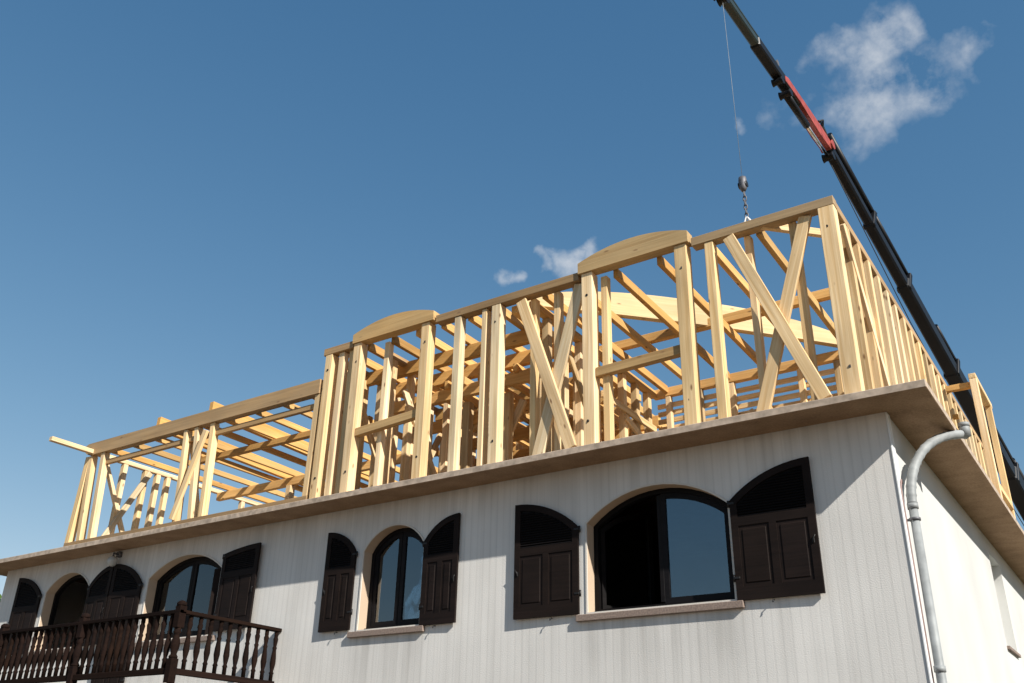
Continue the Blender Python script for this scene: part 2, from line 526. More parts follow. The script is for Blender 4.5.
def shutter(xh, sgn, w, z0, zs, zp, ang, mat=None, name='shutter', flat=False, off=.045, zrail=None):
    """hinged at xh, opening towards sgn (+1 right, -1 left); low edge zs at the hinge, zp at the free edge"""
    T = .030
    rise = zp-zs
    Rr = (w*w+rise*rise)/(2*rise); zc = zp-Rr
    def top(u, ins=0):
        if flat: return zs + (zp-zs)*(1-(1-u/w)**2) - ins
        R2 = Rr-ins
        return zc+math.sqrt(max(R2*R2-(w-u)**2, 0))
    def prof(u0, u1, zb, ins, n=10):
        return [(u0, zb), (u1, zb)] + [(u1+(u0-u1)*i/n, top(u1+(u0-u1)*i/n, ins)) for i in range(n+1)]
    s = .075
    zr = zrail if zrail else z0+(zs-z0)*.78          # rail between louvres and panels
    zr = min(zr, top(s, s)-.06)
    pw = (w-3*s)/2
    holes = [prof(s, w-s, zr+.04, s),
             [(s, z0+.13), (s+pw, z0+.13), (s+pw, zr-.05), (s, zr-.05)],
             [(2*s+pw, z0+.13), (w-s, z0+.13), (w-s, zr-.05), (2*s+pw, zr-.05)]]
    bm = bmesh.new()
    add_poly(bm, [prof(0, w, z0, 0)]+holes, -T, 0)
    # u axis -> world
    a = -sgn*ang
    base = Matrix.Translation((xh, -off, 0)) @ Matrix.Rotation(a, 4, 'Z') @ Matrix.Diagonal((sgn, 1, 1, 1))
    def put(nm, bm, mt, par):
        bmesh.ops.transform(bm, matrix=base, verts=bm.verts[:])
        return obj(nm, bm, mt, par)
    sh = put(name, bm, M['shutterwood'] if mat is None else mat, house)
    # louvres: slanting slats fill the arched field
    bm = bmesh.new()
    z = zr+.055
    while z < zp-s:
        # extent of the field at this height
        us = [s+(w-2*s)*i/40 for i in range(41) if top(s+(w-2*s)*i/40, s) > z+.012]
        if us and us[-1]-us[0] > .04:
            add_box(bm, ((us[0]+us[-1])/2, -T/2, z), (us[-1]-us[0]+.012, .008, .034), 0, Matrix.Rotation(R(-38), 3, 'X'))
        z += .028
    put('louvres', bm, M['shutterblack'], sh)
    bm = bmesh.new(); add_poly(bm, [prof(s-.01, w-s+.01, zr+.03, s-.01)], -.006, -.002)
    put('backing', bm, M['shutterblack'], sh)
    for u0 in (s, 2*s+pw):
        bm = bmesh.new()
        add_box(bm, (u0+pw/2, -T*.5, (z0+.13+zr-.05)/2), (pw+.012, .012, zr-.18-z0+.012))
        add_box(bm, (u0+pw/2, -T*.5, (z0+.13+zr-.05)/2), (pw-.07, .026, zr-.18-z0-.07), .006)
        put('panel', bm, M['shutterwood'], sh)
    for zz in (z0+.22, zs-.03):
        bm = bmesh.new()
        add_box(bm, (.02, -T-.003, zz), (.06, .006, .022), .002)
        add_tube(bm, [(-.016, -T*.6, zz-.035), (-.016, -T*.6, zz+.035)], .012, 8)
        put('hinge', bm, M['iron'], sh)
    bm = bmesh.new()
    add_tube(bm, [(w-.045, -T-.010, z0+.48), (w-.04, -T-.012, z0+.52), (w-.02, -T-.014, z0+.55)], .006, 6)
    add_box(bm, (w-.045, -T-.003, z0+.5), (.022, .006, .05), .002)
    put('latch', bm, M['iron'], sh)
    bm = bmesh.new()
    add_tube(bm, [(w*.42, .008, z0-.015), (w*.42, -T-.005, z0-.02), (w*.42, -T-.01, z0-.045)], .006, 6)
    put('holdback', bm, M['iron'], sh)
    return sh
g = WIN['wide']
shutter(-1.64, 1, .86, 3.33, 4.335, 4.665, R(.6), off=.012)
shutter(-3.435, -1, .84, 3.34, 4.30, 4.655, R(1.0), off=.012)
shutter(-5.645, 1, .54, 3.37, 4.39, 4.68, R(1.0), off=.012)
shutter(-6.79, -1, .52, 3.40, 4.39, 4.70, R(1.5), off=.012)
shutter(-9.40, 1, .80, 3.55, 4.64, 4.715, R(3), flat=True, off=.02, zrail=4.33)
shutter(-11.25, -1, .73, 2.75, 4.40, 4.76, R(3), off=.02, zrail=4.27)
shutter(-12.64, 1, .63, 3.53, 4.46, 4.76, R(3), off=.02)
shutter(-14.02, -1, .74, 3.50, 4.47, 4.81, R(2), off=.012)
# leaf half folded back into the opening of the balcony window
bm = bmesh.new(); add_box(bm, (-9.52, .035, 3.99), (.17, .04, .93), .004, Matrix.Rotation(R(35), 3, 'Z'))
lf = obj('folded_shutter_leaf', bm, M['shutterwood'], house)

M['curtain'] = simple('grey_net_curtain', (.16, .16, .155), .9, 0, .1, .08, 8)
for key in ('narrow', 'bay'):
    w = WIN[key]; bm = bmesh.new(); n_ = 60; rows = []
    for zz in (w['z0']+.05, w['zs']+w['rise']):
        rows.append([bm.verts.new((w['xc']-w['a']*1.05+2.1*w['a']*i/n_, .36+.022*math.sin(i*1.1)+.012*math.sin(i*.43), zz)) for i in range(n_+1)])
    for i in range(n_):
        if abs(i-n_*.52) < n_*.09: continue
        f = bm.faces.new([rows[0][i], rows[0][i+1], rows[1][i+1], rows[1][i]]); f.smooth = True
    obj('curtain', bm, M['curtain'], house)
# window of the side wall: white shutter panel deep in its recess
bm = bmesh.new(); add_box(bm, (-.17, 6.05, 4.135), (.03, 1.0, 1.27), .003)
for k in range(14): add_box(bm, (-.153, 6.05, 3.57+k*.09), (.012, .98, .07), .003)
ws = obj('window', bm, M['white_plastic'], house)
ws['label'] = 'white side window recess with closed roller shutter'
bm = bmesh.new(); add_box(bm, (-.02, 6.0, 3.475), (.12, 1.0, .045), .004); obj('sill', bm, M['stone'], ws)

# ------------------------------------------------------------------ downpipe
dp = empty('downpipe', (.1, .12, 0), 'grey zinc downpipe with a curved segmented elbow on the white side wall', 'downpipe')
bm = bmesh.new()
PX, PY = .085, .115
def pyz(z): return PY-.035*(4.1-z)/1.6*1.4
add_tube(bm, [(PX, pyz(.05), .05), (PX, PY, 4.10)], .041, 16)
for z in (2.60, 4.05): add_tube(bm, [(PX, pyz(z), z), (PX, pyz(z), z+.05)], .050, 16)
obj('pipe', bm, M['zinc'], dp)
A, B_, C_, D_ = V((PX, PY, 4.10)), V((PX, PY, 4.42)), V((.19, .49, 4.91)), V((.54, 1.05, 5.0))
pts, rad = [], []
for i in range(61):
    t = i/60
    p = A*(1-t)**3 + B_*3*t*(1-t)**2 + C_*3*t*t*(1-t) + D_*t**3
    pts.append(p); rad.append(.045 if i % 5 else .050)
bm = bmesh.new(); add_tube(bm, pts, rad, 16)
el = obj('elbow', bm, M['zinc'], dp)
bm = bmesh.new(); add_tube(bm, [(.545, 1.02, 4.97), (.545, 1.02, 5.10)], .052, 16); add_tube(bm, [(.545, 1.02, 5.07), (.545, 1.02, 5.11)], .057, 16)
obj('outlet', bm, M['zinc'], dp)
for z in (1.0, 2.45, 3.95):
    bm = bmesh.new(); add_tube(bm, [(PX, pyz(z), z-.012), (PX, pyz(z), z+.012)], .052, 16); add_box(bm, (.022, pyz(z), z), (.044, .02, .02))
    obj('bracket', bm, M['steel'], dp)
cb = [( .018, .055, .3), (.018, .055, 4.0), (.02, .05, 4.25), (.03, .07, 4.33), (.03, .10, 4.30)]
bm = bmesh.new(); add_tube(bm, cb, .008, 8)
tag(obj('cable_conduit', bm, M['red_cable']), 'thin pinkish conduit running up beside the grey downpipe', 'conduit')

# ------------------------------------------------------------------ wall lamp under the soffit
wl = empty('wall_lamp', (-12.0, 0, 4.86), 'small round globe lamp on the front wall just below the soffit', 'lamp')
bm = bmesh.new(); add_box(bm, (-12.0, -.03, 4.93), (.09, .06, .09), .008); add_tube(bm, [(-12, -.05, 4.93), (-12, -.13, 4.93), (-12, -.13, 4.88)], .018, 8)
obj('bracket', bm, M['steel'], wl)
bm = bmesh.new(); bmesh.ops.create_uvsphere(bm, u_segments=16, v_segments=10, radius=.085); bmesh.ops.translate(bm, vec=(-12, -.13, 4.80), verts=bm.verts[:])
obj('globe', bm, M['globe'], wl, smooth=True)

# ------------------------------------------------------------------ balcony and railing
bm = bmesh.new(); add_box(bm, (-12.05, -.85, 2.58), (8.0, 1.695, .16), .008)
tag(obj('balcony_slab', bm, M['concrete']), 'concrete balcony slab projecting from the front wall at left', 'balcony')
rl = empty('balcony_railing', (-8.1, -1.6, 2.66), 'dark brown wooden balcony railing with turned balusters at left of the front wall', 'railing')
def baluster_prof(h):
    k = h/.7
    return [(.026, 0), (.026, .09*k), (.034, .10*k), (.022, .13*k), (.029, .17*k), (.039, .24*k), (.035, .32*k), (.024, .42*k),
            (.031, .45*k), (.022, .47*k), (.029, .53*k), (.034, .57*k), (.024, .60*k), (.027, .61*k), (.027, .70*k)]
RX, RY, ZR = -8.08, -1.62, 3.50
def rail(p0, p1, w, h): return timber('x', rl, p0, p1, w, h, M['darkwood'], jit=0)
for nm, p0, p1, w, h in (('handrail', (RX, RY, ZR-.02), (RX, -.002, ZR-.02), .10, .045), ('handrail', (-16.0, RY, ZR-.021), (RX+.05, RY, ZR-.021), .10, .045),
                         ('bottom_rail', (RX, RY, 2.80), (RX, -.002, 2.80), .06, .07), ('bottom_rail', (-16.0, RY, 2.801), (RX+.03, RY, 2.801), .06, .07)):
    timber(nm, rl, p0, p1, w, h, M['darkwood'], jit=0)
bm = bmesh.new(); add_lathe(bm, baluster_prof(.645), (0, 0, 0), 10)
mb = bpy.data.meshes.new('baluster'); bmesh.ops.recalc_face_normals(bm, faces=bm.faces[:]); bm.to_mesh(mb); bm.free(); mb.materials.append(M['darkwood'])
posts = [(RX, RY), (-10.04, RY), (-11.95, RY), (-13.9, RY)]
spots = [(RX, RY+.17+.155*i) for i in range(10)]
x = RX-.15
while x > -15.9:
    if min(abs(x-p[0]) for p in posts) > .10: spots.append((x, RY))
    x -= .138
for (x, y) in spots:
    o = bpy.data.objects.new('baluster', mb); COL.objects.link(o); o.parent = rl
    o.location = V((x, y, 2.836))-rl.location
    o.rotation_euler = (random.uniform(-.012, .012), random.uniform(-.012, .012), random.uniform(0, 6))
for (x, y) in posts:
    bm = bmesh.new()
    add_box(bm, (x, y, 2.80), (.10, .10, .28), .006)
    pr = [(.048, 0), (.055, .02), (.035, .05), (.052, .12), (.056, .18), (.04, .24), (.03, .28), (.05, .30), (.036, .32), (.05, .36)]
    add_lathe(bm, pr, (x, y, 2.94), 12)
    add_box(bm, (x, y, 3.42), (.10, .10, .26), .006)
    add_lathe(bm, [(.056, 0), (.06, .015), (.056, .04), (.03, .06), (.005, .065)], (x, y, 3.55), 12)
    obj('post', bm, M['darkwood'], rl)

# ------------------------------------------------------------------ upper timber frame (main storey)
YF = -.30
PLB, ZP0, ZP1 = 5.13, 7.30, 7.41      # top of sole plate, bottom / top of head plate
tf = empty('timber_frame', (-3.8, 1.8, ZT), 'tall pine stud frame on the roof deck with arched headers and X braces', 'timber frame')
P, O, PL, PP = M['pine'], M['pine_bounce_orange'], M['plate'], M['pine_pale']
def fx(name, x0, z0, x1, z1, w, d, y, mat=P):
    """member in a plane parallel to the front: face width w, depth d, front face at y"""
    return timber(name, tf, (x0, y+d/2, z0), (x1, y+d/2, z1), d if True else w, w, mat, up=(1, 0, 0) if abs(z1-z0) > abs(x1-x0)*.2 else (0, 0, 1))
# plates
timber('sole_plate', tf, (-7.5, YF+.08, 5.105), (-.12, YF+.08, 5.105), .14, .048, PL, jit=0)
for x0, x1 in ((-7.55, -6.97), (-5.47, -3.24), (-1.74, -.11)):
    timber('head_plate', tf, (x0, YF+.07, (ZP0+ZP1)/2), (x1, YF+.07, (ZP0+ZP1)/2), .14, ZP1-ZP0, PL, jit=0)
# front studs: x centre, face width, depth, front offset
for x, w, d, dy in ((-.205, .17, .15, .0), (-1.535, .105, .12, .01), (-1.885, .15, .15, -.005), (-3.12, .15, .15, -.005),
                    (-2.93, .085, .10, .08), (-4.47, .135, .14, 0), (-4.67, .075, .12, .02), (-5.10, .105, .12, .01), (-5.64, .14, .15, -.005),
                    (-6.88, .14, .15, -.005), (-6.42, .085, .10, .12), (-7.44, .13, .15, 0), (-7.22, .10, .10, .04), (-7.05, .09, .10, .06)):
    zt_ = {-1.885: 7.362, -3.12: 7.362, -5.64: 7.342, -6.88: 7.342}.get(x, ZP0-.003)
    st = fx('stud', x, PLB, x, zt_, w, d, YF+dy)
    if w > .125:
        for zz in (5.42, 7.05):
            bm = bmesh.new(); add_tube(bm, [(x+random.uniform(-.02, .02), YF+dy-.002, zz), (x, YF+dy+.03, zz)], .017, 10)
            obj('bolt', bm, M['iron'], st)
# studs set back inside the braced bays
for x, w in ((-.60, .085), (-1.12, .075), (-3.62, .09), (-3.97, .085)):
    fx('stud', x, PLB, x, ZP0-.003, w, .10, YF+.12)
# X braces
fx('brace', -1.30, 7.28, -.47, 5.14, .135, .05, YF-.004)
fx('brace', -.44, 7.29, -1.13, 5.14, .135, .05, YF+.050)
fx('brace', -4.09, 7.25, -3.37, 5.14, .145, .05, YF+.0)
fx('brace', -3.25, 7.28, -3.86, 5.14, .155, .05, YF+.054)
# arched headers over the two door openings, with a straight transom
def header(x0, x1, zb, ze, zt, y0, y1):
    n = 16; c = (x0+x1)/2; a = (x1-x0)/2
    up = [(x1+(x0-x1)*i/n, ze+(zt-ze)*(1-((x1+(x0-x1)*i/n-c)/a)**2)) for i in range(n+1)]
    bm = bmesh.new(); add_poly(bm, [[(x0-c, zb), (x1-c, zb)]+[(u-c, v) for u, v in up]], y0, y1)
    bmesh.ops.translate(bm, vec=(0, 0, -zb), verts=bm.verts[:])
    return obj('arched_header', bm, M['oak_header'], tf, Matrix.Translation((c, 0, zb)))
header(-3.23, -1.77, 7.365, 7.51, 7.645, YF-.03, YF+.12)
header(-6.96, -5.49, 7.345, 7.48, 7.615, YF-.03, YF+.12)
fx('transom', -3.04, 6.02, -1.97, 6.055, .115, .09, YF+.03, M['oak_header'])
fx('transom', -6.80, 5.985, -5.72, 6.05, .115, .09, YF+.03, M['oak_header'])

# right side wall
XS = -.11
def sy(name, y0, z0, y1, z1, w, d, x, mat=P):
    """member in a plane parallel to the side wall; outer face at x"""
    return timber(name, tf, (x-d/2, y0, z0), (x-d/2, y1, z1), d, w, mat, up=(0, 1, 0) if abs(z1-z0) > abs(y1-y0)*.2 else (0, 0, 1))
timber('head_plate', tf, (XS-.07, YF+.145, 7.355), (XS-.07, 9.2, 7.355), .13, .105, PL, jit=0)
timber('sole_plate', tf, (XS-.07, YF+.16, 5.105), (XS-.07, 9.2, 5.105), .13, .048, PL, jit=0)
ys = .25
while ys < 9.1:
    sy('stud', ys, PLB, ys, ZP0, .10, .13, XS)
    ys += .43
sy('brace', .02, 7.22, 1.35, 5.16, .10, .045, XS+.012)
sy('brace', 1.5, 5.16, .75, 7.22, .10, .045, XS-.04)
# right room: back wall with battens, left partition
BX0, BX1, BY = -4.05, -.12, 3.50
timber('head_plate', tf, (BX0, BY, 7.28), (BX1-.05, BY, 7.28), .10, .14, O, jit=0)
x = -3.8
while x < -.3:
    timber('stud', tf, (x, BY+.0, PLB), (x, BY, 7.205), .09, .085, P, up=(1, 0, 0)); x += .52
for k in range(15):
    z = 7.10-k*.128
    timber('batten', tf, (BX0+.02, BY+.08, z), (BX1-.05, BY+.08, z), .03, .078, P)
timber('brace', tf, (-1.9, BY-.07, 5.2), (-2.5, BY-.07, 6.7), .045, .10, P, up=(1, 0, 0))
timber('brace', tf, (-1.35, BY-.07, 6.7), (-1.9, BY-.07, 5.3), .045, .10, P, up=(1, 0, 0))
for xx in (-4.03, -4.30):
    timber('head_plate', tf, (xx, -.12, 7.26), (xx, 3.45, 7.26), .10, .11, O, jit=0)
y = .25
while y < 3.4:
    timber('stud', tf, (-4.03, y, PLB), (-4.03, y, 7.2), .10, .10, P, up=(0, 1, 0)); y += .42
for y0, z0, y1, z1 in ((.5, 7.1, 1.9, 5.3), (2.3, 6.5, 3.3, 6.2), (1.6, 6.62, 3.3, 6.62)):
    timber('brace', tf, (-3.96, y0, z0), (-3.96, y1, z1), .045, .10, P, up=(0, 0, 1))
for y in (.6, 1.0, 1.5):
    timber('stud', tf, (-4.30, y, PLB), (-4.30, y, 7.2), .10, .09, P, up=(0, 1, 0))
# ceiling: joists run front to back, cross beams lie on them
for x in (-.99, -1.58, -2.21, -2.80, -3.38, -3.82):
    timber('joist', tf, (x, -.155, 7.335), (x, 3.45, 7.315), .065, .12, O)
timber('cross_beam', tf, (-4.3, 1.98, 7.475), (-.19, 1.98, 7.475), .10, .13, O, jit=0)
timber('corner_brace', tf, (-.92, -.24, 7.335), (-.22, .46, 7.335), .06, .09, P)
for x in (-4.55, -5.0, -5.45, -5.9, -6.35, -6.8, -7.2):
    timber('joist', tf, (x, -.155, 7.335), (x, 6.4, 7.31), .065, .12, O)
for y in (.50, 1.05, 1.6, 2.2, 2.9, 3.6, 4.3, 5.0, 5.8):
    timber('cross_beam', tf, (-7.4, y, 7.17), (-4.36, y, 7.17), .09, .20, O, jit=.02)
for y, z in ((.9, 6.80), (1.7, 6.72), (2.5, 6.66), (3.3, 6.64), (4.1, 6.60), (4.9, 6.5)):
    timber('cross_beam', tf, (-7.4, y, z), (-4.36, y, z), .08, .18, O)
for x in (-4.6, -4.9, -5.2, -5.5, -5.8, -6.1, -6.4):
    timber('joist', tf, (x, .8, 6.93), (x, 6.2, 6.86), .07, .12, O)
for x, y in ((-5.9, 1.1), (-5.2, 1.1), (-4.75, 1.7), (-6.2, 2.2), (-5.5, 2.9), (-4.8, 3.4)):
    timber('post', tf, (x, y, PLB), (x, y, 6.7), .12, .12, P, up=(1, 0, 0))
timber('brace', tf, (-5.75, 1.2, 5.2), (-5.0, 1.2, 6.6), .05, .12, P, up=(1, 0, 0))
for k in range(5):
    timber('rail', tf, (-7.3, 4.95, 5.35+k*.27), (-4.36, 4.95, 5.35+k*.27), .04, .16, O)
# tall arched beam laid diagonally across the room
pa, pb = V((-4.30, .05, 7.41)), V((-1.02, 3.55, 7.41))
Lb = (pb-pa).length
mt = axis_mat(pa, pb)
n = 24
top = [(Lb/2 - Lb*i/n,   .11+.275*(1-abs(2*i/n-1)**2.6)) for i in range(n+1)]
bm = bmesh.new(); add_poly(bm, [[(-Lb/2, -.02)]+[(-Lb/2+Lb*i/n, .045*(1-(2*i/n-1)**2)-.02) for i in range(1, n)]+[(Lb/2, -.02)]+top], -.05, .05)
o = obj('arched_beam', bm, PP, tf, mt)
o['label'] = 'long pale arched beam lying across the frame'
# partitions running back from the front, with braces
def partition(x, y0, y1, step, braces, zt=7.2, mat=P):
    timber('head_plate', tf, (x, y0, zt+.05), (x, y1, zt+.05), .10, .09, PL, jit=0)
    y = y0+.1
    while y < y1:
        timber('stud', tf, (x+random.uniform(-.02, .02), y, PLB), (x, y, zt), .10, .095, mat, up=(0, 1, 0))
        y += step*random.uniform(.85, 1.15)
    for a, za, b, zb in braces:
        timber('brace', tf, (x+.07, a, za), (x+.07, b, zb), .045, .11, mat, up=(0, 0, 1))
partition(-7.40, -.1, 6.4, .42, ((.1, 7.1, 1.3, 5.2), (1.4, 5.2, 2.4, 7.1)))
partition(-6.62, .1, 3.8, .5, ((.4, 6.8, 1.6, 5.2), (1.8, 5.2, 2.8, 6.8)))
partition(-5.2, 2.2, 6.0, .5, ((2.4, 5.2, 3.6, 6.9),))
timber('head_plate', tf, (-7.4, 6.4, 7.25), (-4.05, 6.4, 7.25), .10, .12, O)
x = -7.1
while x < -4.1:
    timber('stud', tf, (x, 6.4, PLB), (x, 6.4, 7.2), .10, .10, P, up=(1, 0, 0)); x += .5
for k in range(6):
    timber('batten', tf, (-7.3, 6.47, 5.4+k*.3), (-4.1, 6.47, 5.4+k*.3), .03, .08, O)

# ------------------------------------------------------------------ lower left wing of the frame
wg = empty('timber_frame', (-10.3, 1.5, ZT), 'lower pine stud frame with bare ceiling joists at the left end of the deck', 'timber frame')
def tw(name, p0, p1, w, h, mat=P, up=(0, 0, 1), jit=.006): return timber(name, wg, p0, p1, w, h, mat, up, jit)
WX = -13.22
# front beam with a rounded left end
bm = bmesh.new()
L_ = 5.68
pr = [(0, .16), (.02, .10), (.07, .045), (.15, .01), (.22, 0), (L_, 0), (L_, .22), (.10, .22), (.03, .20)]
add_poly(bm, [[(u-L_/2, v-.11) for u, v in pr]], -.06, .06)
obj('front_beam', bm, PL, wg, Matrix.Translation((WX-.02+L_/2, YF+.06, 6.83)))
tw('sole_plate', (WX, YF+.07, 5.14), (-7.56, YF+.07, 5.14), .14, .115, PL, jit=0)
for x0, x1, w in ((-13.19, -13.14, .12), (-12.88, -13.05, .10), (-12.58, -12.70, .10), (-10.42, -10.52, .085), (-10.06, -10.26, .085), (-9.80, -9.88, .095), (-7.62, -7.60, .10)):
    tw('stud', (x0, YF+.08, 5.2), (x1, YF+.08, 6.715), .11, w, P, (1, 0, 0))
tw('brace', (-9.96, YF+.0, 6.60), (-10.44, YF+.0, 5.24), .05, .10, P, (1, 0, 0))
tw('brace', (-10.50, YF+.16, 6.60), (-10.02, YF+.16, 5.24), .05, .09, P, (1, 0, 0))
# cross beams
tw('front_rail', (-12.66, YF+.10, 6.555), (-7.5, YF+.10, 6.565), .06, .085, PL)
tw('cross_beam', (-11.6, .78, 6.655), (-7.5, .78, 6.655), .09, .10, O)
tw('cross_beam', (-12.9, 2.42, 6.64), (-7.5, 2.42, 6.64), .09, .15, O)
tw('cross_beam', (-12.9, 4.6, 6.66), (-7.5, 4.6, 6.66), .09, .15, O)
tw('cross_beam', (-9.2, 3.5, 6.655), (-7.5, 3.5, 6.655), .08, .09, O)
x = -12.6
k = 0
while x < -7.7:
    tw('joist', (x, -.17, 6.77), (x, 4.7, 6.77), .055, .095, O)
    x += .60
for x in (-11.30, -9.98):
    tw('deep_joist', (x, YF+.03, 6.985), (x, 4.9, 6.88), .09, .22, O)
# left end wall and its head plate poking out past the front beam
tw('head_plate', (-13.0, -1.08, 6.775), (-13.0, 4.7, 6.775), .09, .075, P)
y = .35
for y in (.37, .82, 1.07, 1.29, 2.2, 3.1, 4.0):
    tw('stud', (-13.0, y, 5.2), (-13.0, y, 6.73), .10, .085, P, (0, 1, 0))
tw('brace', (-12.94, -.06, 6.7), (-12.94, .73, 5.2), .045, .09, P, (0, 1, 0))
tw('brace', (-12.92, .86, 6.7), (-12.92, .12, 5.2), .045, .10, P, (0, 1, 0))
tw('sole_plate', (-13.0, -.2, 5.14), (-13.0, 4.6, 5.14), .12, .10, O)
for x in (-12.4, -11.2, -10.0, -8.9, -7.9):
    tw('stud', (x, 4.6, 5.1), (x, 4.6, 6.58), .10, .10, P, (1, 0, 0))
tw('post', (-10.9, 2.42, 5.1), (-10.9, 2.42, 6.56), .12, .12, P, (1, 0, 0))

# ------------------------------------------------------------------ projecting side frame at the right
sf = empty('dormer_frame', (.30, 6.0, ZT), 'narrow two stud pine frame projecting at the right edge of the roof deck', 'timber frame')
def td(name, p0, p1, w, h, mat=P, up=(0, 0, 1)): return timber(name, sf, p0, p1, w, h, mat, up, .002)
DX = .30
td('stud', (DX, 5.30, 5.085), (DX, 5.30, 7.25), .10, .12, P, (0, 1, 0))
td('stud', (DX, 6.58, 5.085), (DX, 6.58, 7.25), .09, .10, P, (0, 1, 0))
td('head_plate', (DX, 5.24, 7.295), (DX, 6.70, 7.295), .10, .085, P)
td('rail', (DX, 5.4, 5.62), (DX, 6.55, 5.62), .10, .10, P)
td('sole_plate', (DX-.0, 5.4, 5.11), (DX, 6.55, 5.11), .10, .05, P)
td('rung', (-.10, 5.34, 7.19), (.24, 5.34, 7.19), .08, .09, O)
td('rung', (-.10, 5.50, 6.8), (-.02, 5.50, 6.8), .06, .07, O)
td('stud', (DX-.16, 6.9, 5.085), (DX-.16, 6.9, 6.9), .09, .09, P, (0, 1, 0))

# ------------------------------------------------------------------ crane
cr = empty('crane', (.9, 24.0, 0), 'black knuckle boom crane with a red jib root reaching over the frame from behind', 'crane')
T = V((-1.11, -.2, 10.95)); K = V((-.974, 4.0, 11.212)); Bq = V((.107, 12.0, 7.032))
dirb = (Bq-K).normalized()
END = K + dirb*((K.z-2.2)/-dirb.z)
def sect(p0, p1, w, h, off=0.0, lat=0.0, mat='black_paint', name='boom_section', bev=.03, par=None, ch=True):
    d = (p1-p0).normalized()
    n_ = (V((0, 0, 1))-d*d.z).normalized()
    s_ = n_.cross(d)
    a, b = p0+n_*off+s_*lat, p1+n_*off+s_*lat
    bm = bmesh.new(); add_box(bm, (0, 0, 0), ((b-a).length, w, h), bev if ch else 0)
    return obj(name, bm, M[mat], par or cr, axis_mat(a, b, n_))
def along(p0, p1, t): return p0+(p1-p0)*t
BL = (END-K).length
def bp(s): return K+dirb*s
# telescoping main boom
sect(bp(-.15), bp(1.65), .15, .17)
sect(bp(1.6), bp(3.1), .18, .21)
sect(bp(3.0), bp(5.3), .22, .26)
sect(bp(5.2), bp(8.3), .26, .30)
sect(bp(8.1), END, .30, .36)
# extension cylinders on top
def pt_off(s, off, lat=0.0):
    n_ = (V((0, 0, 1))-dirb*dirb.z).normalized(); s_ = n_.cross(dirb)
    return bp(s)+n_*off+s_*lat
def cyl(a, b, r, mat, name, par=None):
    bm = bmesh.new(); add_tube(bm, [a, b], r, 14); return obj(name, bm, M[mat], par or cr)
c1 = cyl(pt_off(-.05, .31, -.02), pt_off(1.75, .31, -.02), .06, 'black_paint', 'hydraulic_cylinder')
c2 = cyl(pt_off(1.6, .30, -.03), pt_off(3.15, .30, -.03), .05, 'black_paint', 'hydraulic_cylinder')
c3 = cyl(pt_off(4.3, .24, -.06), pt_off(5.3, .24, -.06), .05, 'black_paint', 'hydraulic_cylinder')
c4 = cyl(pt_off(6.0, .36, -.04), pt_off(8.3, .36, -.04), .07, 'black_paint', 'hydraulic_cylinder')
c5 = cyl(pt_off(8.2, .42, -.04), pt_off(11.5, .42, -.04), .075, 'black_paint', 'hydraulic_cylinder')
for s, w, h, o in ((1.6, .20, .40, .11), (3.05, .24, .42, .10), (5.2, .28, .42, .08), (8.2, .32, .5, .10)):
    p = bp(s); sect(p, p+dirb*.09, w, h, o, 0, 'black_paint', 'collar', .012)
for s, o in ((1.7, .32), (3.12, .30), (5.25, .30), (8.25, .40)):
    a = pt_off(s, o-.05, -.05); b = pt_off(s+.03, o+.09, -.05)
    cyl(a, b, .025, 'iron', 'lug')
# jib: black telescopic outer part and red root
dj = (T-K).normalized()
jl = (T-K).length
def jp(s): return K+dj*s
nj = (V((0, 0, 1))-dj*dj.z).normalized(); sj = nj.cross(dj)
bm = bmesh.new()
# red root: deep cheek plates narrowing to the tip
rp = [(.05, -.10), (.05, .08), (.45, .11), (1.95, .11), (2.1, .05), (2.1, -.04), (1.5, -.03), (.6, -.12)]
add_poly(bm, [rp], -.075, .075)
mj = Matrix((dj, sj, nj)).transposed().to_4x4(); mj.translation = K
obj('jib_root', bm, M['red_paint'], cr, mj)
sect(jp(1.75), jp(3.1), .145, .155, .015, 0, 'black_paint', 'jib_section', .02)
sect(jp(1.2), jp(jl-.0), .12, .125, .02, 0, 'dark_green', 'jib_section', .02)
sect(jp(2.0), jp(jl-.05), .04, .04, .105, .04, 'dark_green', 'jib_rail', .008)
cy = cyl(jp(1.95)-nj*.16, jp(1.05)-nj*.19, .055, 'black_paint', 'hydraulic_cylinder')
cyl(jp(1.05)-nj*.19, jp(.06)-nj*.20, .026, 'chrome', 'piston_rod', cy)
def drum(c, r, w, mat='iron', name='pulley'):
    bm = bmesh.new(); add_tube(bm, [c-sj*w/2, c-sj*w*.3, c+sj*w*.3, c+sj*w/2], [r, r*.8, r*.8, r], 16); return obj(name, bm, M[mat], cr)
drum(jp(.02)-nj*.21, .075, .18, 'black_paint', 'pivot')
drum(jp(1.95)-nj*.16, .065, .18, 'black_paint', 'pivot')
drum(jp(2.25)-nj*.12, .06, .16, 'black_paint', 'pivot')
drum(jp(-.02)+nj*.02, .085, .21, 'red_paint', 'knuckle_pin')
drum(jp(jl-.02)-nj*.02, .10, .12, 'black_paint', 'pulley')
drum(jp(jl+.10)-nj*.05, .06, .16, 'iron', 'pulley')
drum(jp(2.3)+nj*.16, .05, .12, 'steel', 'pulley')
for q in range(3):
    bm = bmesh.new()
    add_tube(bm, [jp(.55)+nj*.16+sj*(.03*q), jp(.30)+nj*(.28+.02*q)+sj*(.04*q), jp(.02)+nj*(.34+.03*q), bp(.25)+nj*.28, bp(.5)+nj*.12], .016, 6)
    obj('hose', bm, M['rubber'], cr)
# stay cable slung under the boom
bm = bmesh.new(); add_tube(bm, [jp(.05)-nj*.26, bp(3)-V((0, 0, .75)), bp(7)-V((0, 0, .95)), bp(11)-V((0, 0, .6))], .008, 6)
obj('hose', bm, M['rubber'], cr)
